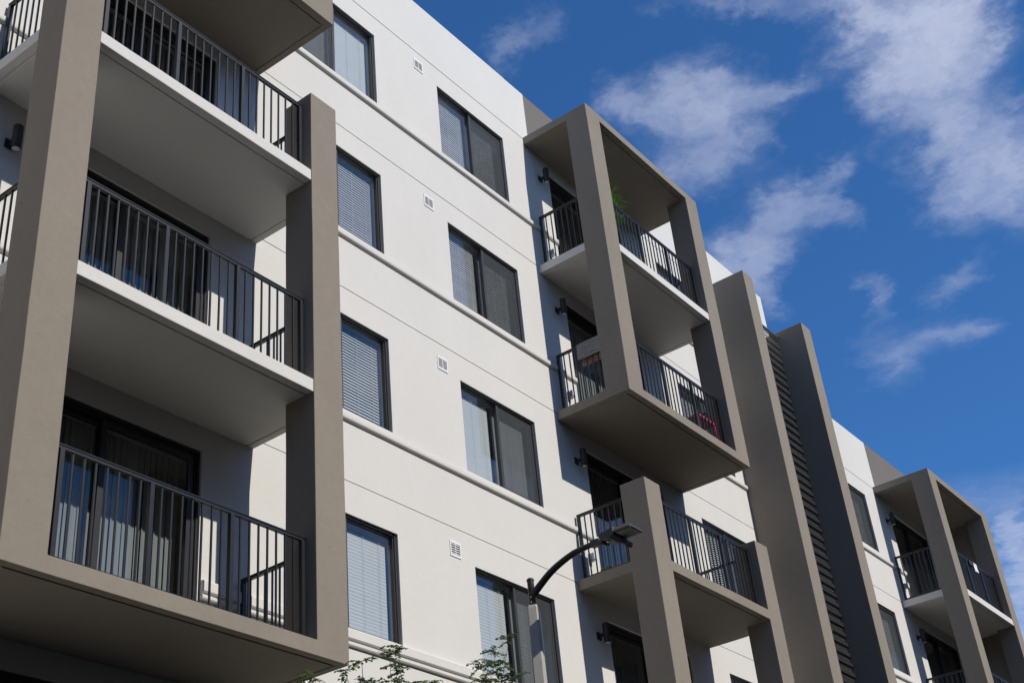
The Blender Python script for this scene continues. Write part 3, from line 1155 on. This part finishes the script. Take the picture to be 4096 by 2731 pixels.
# ------------------------------------------------------------------ vents in the wall
def vent(x, z, label):
    s = 0.118
    g = empty('wall_vent', (x, 0, z), label, 'wall vent', 'square white louvred wall vents')
    ops = [(x-s, x+s, -0.012, -0.001, z-s, z+s), (x-s+0.020, x+s-0.020, -0.012, -0.001, z-s+0.034, z+s-0.034, 0)]
    link('frame', vox(ops), M['vent'], g)
    link('backing', box(x-s+0.023, x+s-0.023, -0.0035, -0.002, z-s+0.035, z+s-0.035), M['hole'], g)
    # frame is open in the middle: louvres stand over a dark backing
    n = 5
    span = 2*s-0.068
    for i in range(n):
        zc = z-s+0.034+span*(i+0.5)/n
        p = [(-0.0108, zc-0.0060), (-0.0085, zc+0.0070), (-0.0070, zc+0.0070), (-0.0092, zc-0.0060)]
        link('louvre', bm_mesh(prism(p, 'x', x-s+0.0225, x+s-0.0225), 'louvre'), M['vent'], g)
    link('centre_bar', box(x-0.006, x+0.006, -0.0118, -0.0110, z-s+0.0345, z+s-0.0345), M['vent'], g)
    return g


def vent_fix():
    pass


vent(4.322, 16.700, 'highest of the four white wall vents, near the roofline')
vent(4.345, 13.660, 'second highest white wall vent, below the top floor ledge')
vent(4.405, 10.570, 'third white wall vent down, left of a two-pane window')
vent(4.395, 7.525, 'lowest white wall vent, left of the street lamp')

# ------------------------------------------------------------------ street lamp
lx, ly = 1.775, -3.0
sl = empty('street_lamp', (lx, ly, GZ), 'concrete post street lamp with a curved dark arm and flat grey head', 'street lamp')
def octo(rw, z):
    out = []
    for k in range(8):
        a = math.pi/8 + k*math.pi/4
        out.append((lx+rw*math.cos(a), ly+rw*math.sin(a), z))
    return out
bm = bmesh.new()
hs, ch = 0.118, 0.030
def sq(h, z, c):
    return [(lx-h+c, ly-h, z), (lx+h-c, ly-h, z), (lx+h, ly-h+c, z), (lx+h, ly+h-c, z), (lx+h-c, ly+h, z), (lx-h+c, ly+h, z), (lx-h, ly+h-c, z), (lx-h, ly-h+c, z)]
rings = []
for h, z, c in ((0.095, GZ, 0.022), (0.056, 5.085, 0.014), (0.051, 5.118, 0.016)):
    rings.append([bm.verts.new(p) for p in sq(h, z, c)])
for r0, r1 in zip(rings, rings[1:]):
    for k in range(8):
        bm.faces.new((r0[k], r0[(k+1) % 8], r1[(k+1) % 8], r1[k]))
bm.faces.new(rings[0])
bm.faces.new(rings[-1])
bmesh.ops.rotate(bm, verts=bm.verts, cent=(lx, ly, 0), matrix=Matrix.Rotation(R(24), 3, 'Z'))
link('pole', bm_mesh(bm, 'pole'), M['concrete'], sl)
link('mast', lathe([(0.036, 5.09), (0.036, 5.405), (0.036, 5.41)], 20, 'mast', (lx, ly, 0)), M['dark_steel'], sl)
link('mast_cap', lathe([(0.039, 5.398), (0.042, 5.402), (0.042, 5.412), (0.030, 5.428), (0.010, 5.436)], 20, 'cap', (lx, ly, 0)), M['dark_steel'], sl)
for zz in (5.150, 5.205):
    for sx in (-1, 1):
        link('bolt', lathe([(0.006, -0.004), (0.006, 0.004)], 8, 'bolt', (lx+sx*0.040, ly-0.012, zz)), M['lens'], sl)
arm_pts = [(1.776, -3.015, 5.235), (1.787, -3.12, 5.325), (1.797, -3.25, 5.420), (1.811, -3.39, 5.493), (1.825, -3.55, 5.550),
           (1.838, -3.70, 5.575), (1.846, -3.80, 5.580), (1.850, -3.86, 5.582)]
# resample smoothly
def catmull(P, n=6):
    out = []
    P = [Vector(p) for p in P]
    Q = [P[0]*2-P[1]] + P + [P[-1]*2-P[-2]]
    for i in range(1, len(Q)-2):
        for j in range(n):
            t = j/n
            a, b, c, d = Q[i-1:i+3]
            out.append(0.5*((2*b) + (-a+c)*t + (2*a-5*b+4*c-d)*t*t + (-a+3*b-3*c+d)*t**3))
    out.append(P[-1])
    return out
ap = catmull(arm_pts)
link('arm', tube(ap, [0.040 - 0.012*i/len(ap) for i in range(len(ap))], 16, 'arm'), M['dark_steel'], sl)
HD = (0.080, 0.045, 0.038)     # the arm leans slightly to the right of straight out
HD2 = (0.105, 0.070, 0.062)
def shifted(o, d):
    o.location = o.location + Vector(d)
    return o


o = shifted(link('clamp', box(lx-0.040, lx+0.036, -3.935, -3.815, 5.508, 5.582), M['steel'], sl), HD)
bevel(o, 0.010, 2)
o = link('knuckle', tube([(lx-0.062, -3.975, 5.520), (lx+0.052, -3.975, 5.520)], 0.034, 18, 'knuckle'), M['steel'], sl)
shifted(o, HD)
o = link('driver_box', bm_mesh(prism([(-4.000, 5.560), (-4.180, 5.590), (-4.180, 5.500), (-4.120, 5.478), (-4.010, 5.488)], 'x', lx-0.130, lx+0.105), 'driver'), M['steel'], sl)
shifted(o, HD2)
bevel(o, 0.008, 2)
shifted(link('photocell', lathe([(0.016, -0.020), (0.020, -0.012), (0.020, 0.0)], 16, 'sensor', (lx-0.060, -4.070, 5.483)), M['lens'], sl), HD2)
# lamp head: shallow tapered tray
def head_mesh():
    bm = bmesh.new()
    def ring(x0, x1, y0, y1, z, c):
        return [bm.verts.new(p) for p in ((x0+c, y1, z), (x1-c, y1, z), (x1, y1-c, z), (x1, y0+c, z), (x1-c, y0, z), (x0+c, y0, z), (x0, y0+c, z), (x0, y1-c, z))]
    xa, xb, ya, yb = lx-0.128, lx+0.118, -4.400, -4.165
    rs = [ring(xa, xb, ya, yb, 5.520, 0.015), ring(xa, xb, ya, yb, 5.536, 0.015), ring(xa+0.03, xb-0.03, ya+0.05, yb-0.01, 5.585, 0.03)]
    for r0, r1 in zip(rs, rs[1:]):
        for k in range(8):
            bm.faces.new((r0[k], r0[(k+1) % 8], r1[(k+1) % 8], r1[k]))
    bm.faces.new(rs[0])
    bm.faces.new(rs[-1])
    return bm_mesh(bm, 'head')
hd = shifted(link('lamp_head', head_mesh(), M['steel'], sl), HD2)
shifted(link('light_panel', box(lx-0.108, lx+0.098, -4.382, -4.205, 5.5155, 5.5198), plain('led_board', (0.16, 0.165, 0.15), 0.5), hd), HD2)
bm = bmesh.new()
for i in range(11):
    for j in range(9):
        x = lx-0.095+0.018*i
        y = -4.372+0.0195*j
        bmesh.ops.create_icosphere(bm, subdivisions=1, radius=0.0042, matrix=Matrix.Translation((x, y, 5.5148)))
ld = link('light_diodes', bm_mesh(bm, 'diodes'), plain('led_lens', (0.72, 0.72, 0.62), 0.2), hd)
ld['kind'] = 'stuff'
shifted(ld, HD2)
shifted(link('heat_fins', bm_mesh(prism([(-4.182, 5.518), (-4.262, 5.440), (-4.255, 5.405), (-4.230, 5.395), (-4.182, 5.450)], 'x', lx+0.020, lx+0.104), 'shield'), M['dark_steel'], sl), HD2)

# ------------------------------------------------------------------ things on the balconies
def drape(name, label, cat, x, y0, y1, ztop, drop_out, drop_in, mat, thick=0.008, along='y', seed=1, fixed=0.0):
    """cloth folded over a rail running along y (or x)"""
    rnd = random.Random(seed)
    prof = []
    n = 10
    for i in range(n+1):
        prof.append((-0.034 - 0.004*math.sin(i*0.8), ztop - drop_out*(1-i/n)))
    for i in range(1, 6):
        a = math.pi - math.pi*i/6
        prof.append((0.034*math.cos(a), ztop + 0.020*math.sin(a)))
    for i in range(n+1):
        prof.append((0.034 + 0.003*math.sin(i), ztop - drop_in*i/n))
    bm = bmesh.new()
    cols = 16
    grid = []
    for c in range(cols+1):
        t = y0 + (y1-y0)*c/cols
        row = []
        for k, (u, v) in enumerate(prof):
            w = mnoise.noise(Vector((t*6, v*5, seed)))*0.012
            v2 = v + (mnoise.noise(Vector((t*9, k*0.05, seed+4)))*0.012 if k in (0, len(prof)-1) else 0)
            row.append(bm.verts.new((x+u+w, t, v2) if along == 'y' else (t, x+u+w, v2)))
        grid.append(row)
    for a, b in zip(grid, grid[1:]):
        for k in range(len(prof)-1):
            bm.faces.new((a[k], b[k], b[k+1], a[k+1]))
    o = link(name, bm_mesh(bm, name, True), M[mat])
    s = o.modifiers.new('thickness', 'SOLIDIFY')
    s.thickness = thick
    tag(o, label, cat)
    return o


xs = XM+0.18
drape('rug', 'grey striped rug draped over the side railing of the middle tower', 'rug', xs, -0.985, -0.475, F[3]+RH+0.006, 0.31, 0.28, 'rug', 0.012, seed=3)
drape('cloth', 'peach cloth hanging behind the grey rug on the railing', 'cloth', xs+0.030, -0.975, -0.485, F[3]+RH-0.045, 0.02, 0.36, 'peach', 0.005, seed=8)
yrf = YR-D+0.18
drape('cloth', 'small white cloth hung on the front railing of the far right tower', 'cloth', yrf, 23.40, 23.62, 10.925+RH+0.006, 0.24, 0.15, 'cloth_white', 0.006, along='x', seed=5)
drape('cloth', 'dark cloth bunched on the far right railing beside the white one', 'cloth', yrf, 23.08, 23.36, 10.925+RH+0.006, 0.13, 0.15, 'cloth_dark', 0.010, along='x', seed=6)


def blades(cx, cy, cz, n, length, seed, droop=1.0, width=0.011, spread=1.0):
    rnd = random.Random(seed)
    bm = bmesh.new()
    for _ in range(n):
        az = rnd.uniform(0, 2*math.pi)
        el = rnd.uniform(0.15, 1.35)
        L_ = length*rnd.uniform(0.55, 1.1)
        p = Vector((cx+rnd.uniform(-.02, .02), cy+rnd.uniform(-.02, .02), cz))
        d = Vector((math.cos(az)*math.cos(el)*spread, math.sin(az)*math.cos(el)*spread, math.sin(el))).normalized()
        side = d.cross(Vector((0, 0, 1))).normalized()
        prev = None
        seg = 6
        for i in range(seg+1):
            w = width*(1-(i/seg)**2)*0.5 + 0.0006
            a, b = bm.verts.new(p-side*w), bm.verts.new(p+side*w)
            if prev:
                bm.faces.new((prev[0], prev[1], b, a))
            prev = (a, b)
            p = p + d*(L_/seg)
            d = (d + Vector((0, 0, -0.22*droop))).normalized()
    return bm


def potted(name, x, y, z, label, h, length, n, seed, pot=0.16):
    g = empty(name, (x, y, z), label, 'potted plant')
    link('pot', lathe([(pot*0.7, 0.0), (pot, pot*1.7), (pot*1.05, pot*1.7), (pot*1.05, pot*1.9), (pot*0.92, pot*1.9), (pot*0.90, pot*1.7)], 20, 'pot', (x, y, z)), M['pot'], g)
    rnd = random.Random(seed)
    bmall = bmesh.new()
    stems = []
    for s in range(5):
        a = s*2.1
        top = Vector((x+0.10*math.cos(a), y+0.10*math.sin(a), z+h*(0.72+0.07*s)))
        link('stem', tube([(x+0.03*math.cos(a), y+0.03*math.sin(a), z+pot*1.5), (x+0.07*math.cos(a), y+0.07*math.sin(a), z+h*0.5), top], [0.009, 0.007, 0.004], 6, 'stem'), M['frond'], g)
        for q in range(3):
            b = blades(top.x, top.y, top.z - q*h*0.10, n, length, seed+s*7+q)
            me = bpy.data.meshes.new('tmp')
            b.to_mesh(me)
            b.free()
            bmall.from_mesh(me)
            bpy.data.meshes.remove(me)
    o = link('foliage', bm_mesh(bmall, 'foliage'), M['frond'], g)
    o['kind'] = 'stuff'
    return g


potted('potted_plant', 8.56, -1.10, F[4], 'tall green grassy plant beside the column on the top middle balcony', 1.84, 0.36, 10, 4)
potted('potted_plant', 10.20, -1.12, F[3], 'small green plant at the floor edge behind the railing below', 0.18, 0.16, 6, 9, 0.07)

# child's pink table seen from below
g = empty('play_table', (10.7, -1.05, F[3]), 'small pink-edged table with pink legs behind the middle tower railing', 'table')
tx0, tx1, ty0, ty1, tz = 10.42, 11.02, -1.20, -0.90, F[3]+0.60
link('table_top', box(tx0, tx1, ty0, ty1, tz, tz+0.012), M['brown'], g)
link('table_rim', vox([(tx0-0.018, tx1+0.018, ty0-0.018, ty1+0.018, tz-0.012, tz+0.020), (tx0-0.001, tx1+0.001, ty0-0.001, ty1+0.001, tz-0.012, tz+0.020, 0)]), M['pink'], g)
for a, b in ((tx0, ty0), (tx1, ty0), (tx0, ty1), (tx1, ty1)):
    sx = 0.06 if a == tx0 else -0.06
    link('leg', tube([(a-sx*0.6, b, F[3]+0.005), (a, b, tz-0.013)], 0.012, 8, 'leg'), M['pink'], g)
g = empty('toy_truck', (9.42, -1.05, F[3]), 'tiny red and blue toy at the floor edge of the middle tower balcony', 'toy')
link('body', box(9.32, 9.43, -1.16, -1.06, F[3]+0.05, F[3]+0.17), M['blue'], g)
link('cab', box(9.432, 9.51, -1.155, -1.065, F[3]+0.05, F[3]+0.21), M['red'], g)
for a in (9.36, 9.47):
    for b in (-1.175, -1.045):
        link('wheel', tube([(a, b-0.01, F[3]+0.03), (a, b+0.01, F[3]+0.03)], 0.03, 14, 'wheel'), M['seat'], g)
# green tub
g = empty('plastic_tub', (7.90, -0.30, F[2]), 'lime green round plastic tub behind the railing near the lamp head', 'tub')
link('bowl', lathe([(0.085, 0.0), (0.115, 0.205), (0.125, 0.215), (0.118, 0.222), (0.105, 0.205), (0.08, 0.02)], 28, 'bowl', (7.93, -0.32, F[2])), M['green'], g)
# stool at the upper left
g = empty('stool', (-3.1, -0.55, F[3]), 'low black round stool behind the upper left railing', 'stool')
link('seat', lathe([(0.17, 0.42), (0.19, 0.43), (0.19, 0.46), (0.16, 0.475)], 24, 'seat', (-3.05, -0.55, F[3])), M['seat'], g)
for k in range(4):
    a = R(45+90*k)
    link('leg', tube([(-3.05+0.17*math.cos(a), -0.55+0.17*math.sin(a), F[3]+0.002), (-3.05+0.12*math.cos(a), -0.55+0.12*math.sin(a), F[3]+0.42)], 0.012, 8, 'leg'), M['seat'], g)

# ------------------------------------------------------------------ street tree
def tree():
    g = empty('young_tree', (0.6, -2.35, GZ), 'small-leaved young tree whose tips reach the lowest windows', 'tree')
    rnd = random.Random(12)
    base = Vector((0.55, -2.3, GZ))
    fork = Vector((0.50, -2.25, 1.1))
    link('trunk', tube(catmull([base, base+Vector((0.04, 0.02, 1.2)), fork], 5), [0.085-0.0035*i for i in range(11)], 12, 'trunk'), M['bark'], g)
    tips = [(-0.95, -2.45, 3.93), (-0.60, -2.5, 4.05), (-0.38, -2.5, 4.19), (-0.20, -2.45, 4.02), (0.02, -2.5, 4.30), (0.139, -2.5, 4.44), (0.22, -2.4, 4.30),
            (0.34, -2.5, 4.12), (0.56, -2.5, 4.17), (0.45, -2.45, 4.02), (0.10, -2.3, 4.05),
            (1.98, -2.5, 4.93), (1.80, -2.45, 4.78), (1.66, -2.5, 4.62), (1.50, -2.5, 4.55), (1.45, -2.5, 4.38), (1.75, -2.55, 4.48), (2.00, -2.5, 4.52), (1.25, -2.5, 4.20),
            (1.60, -2.5, 4.25), (1.95, -2.55, 4.33), (2.10, -2.5, 4.42)]
    for _ in range(26):
        a, r = rnd.uniform(0, 6.28), rnd.uniform(0.5, 1.5)
        tips.append((0.55+r*math.cos(a), -2.35+0.75*r*math.sin(a), rnd.uniform(2.0, 3.5)))
    bmb = bmesh.new()
    leaves = bmesh.new()
    def add_tube(pts, rads):
        me = tube(pts, rads, 6, 't')
        bmb.from_mesh(me)
        bpy.data.meshes.remove(me)
    def leaf(p, d, up, L_, w):
        d = d.normalized()
        s = d.cross(up).normalized()
        n = s.cross(d)
        a = leaves.verts.new(p)
        b = leaves.verts.new(p + d*L_*0.45 + s*w + n*w*0.3)
        c = leaves.verts.new(p + d*L_)
        e = leaves.verts.new(p + d*L_*0.45 - s*w + n*w*0.3)
        m_ = leaves.verts.new(p + d*L_*0.5 - n*w*0.1)
        leaves.faces.new((a, b, m_))
        leaves.faces.new((b, c, m_))
        leaves.faces.new((c, e, m_))
        leaves.faces.new((e, a, m_))
    def frond(p, d, L_):
        """pinnate compound leaf"""
        n = max(4, int(L_/0.022))
        q = p.copy()
        path = [q.copy()]
        for i in range(n):
            d = (d + Vector((rnd.uniform(-.10, .10), rnd.uniform(-.10, .10), -0.09))).normalized()
            q = q + d*(L_/n)
            path.append(q.copy())
            sd = d.cross(Vector((0, 0, 1))).normalized()
            for s in (-1, 1):
                if rnd.random() < 0.12:
                    continue
                dd = (sd*s + d*0.5 + Vector((0, 0, rnd.uniform(-.55, .15))))
                leaf(q, dd, Vector((rnd.uniform(-.5, .5), rnd.uniform(-.5, .5), 1)), rnd.uniform(0.028, 0.046), rnd.uniform(0.013, 0.020))
        add_tube(path[::2] if len(path) > 3 else path, 0.0016)
    for t in tips:
        t = Vector(t)
        mid = fork.lerp(t, 0.5) + Vector((rnd.uniform(-.12, .12), rnd.uniform(-.10, .10), rnd.uniform(-.25, .05)))
        path = catmull([fork, mid, t], 8)
        add_tube(path, [max(0.003, 0.022*(1-i/len(path))) for i in range(len(path))])
        n = len(path)
        for i in range(n//2 + (2 if t.z < 3.9 else 2), n):
            q = path[i]
            if rnd.random() < 0.55 + 0.45*(i/n):
                for _ in range(6 if i > n-6 else 4):
                    a = rnd.uniform(0, 6.28)
                    frond(q, Vector((math.cos(a), math.sin(a)*0.8, rnd.uniform(-.2, .7))).normalized(), rnd.uniform(0.09, 0.19))
    bmesh.ops.recalc_face_normals(leaves, faces=leaves.faces)
    link('branch', bm_mesh(bmb, 'branches', True), M['bark'], g)['kind'] = 'stuff'
    link('crown', bm_mesh(leaves, 'leaves'), M['leaf'], g)['kind'] = 'stuff'


tree()
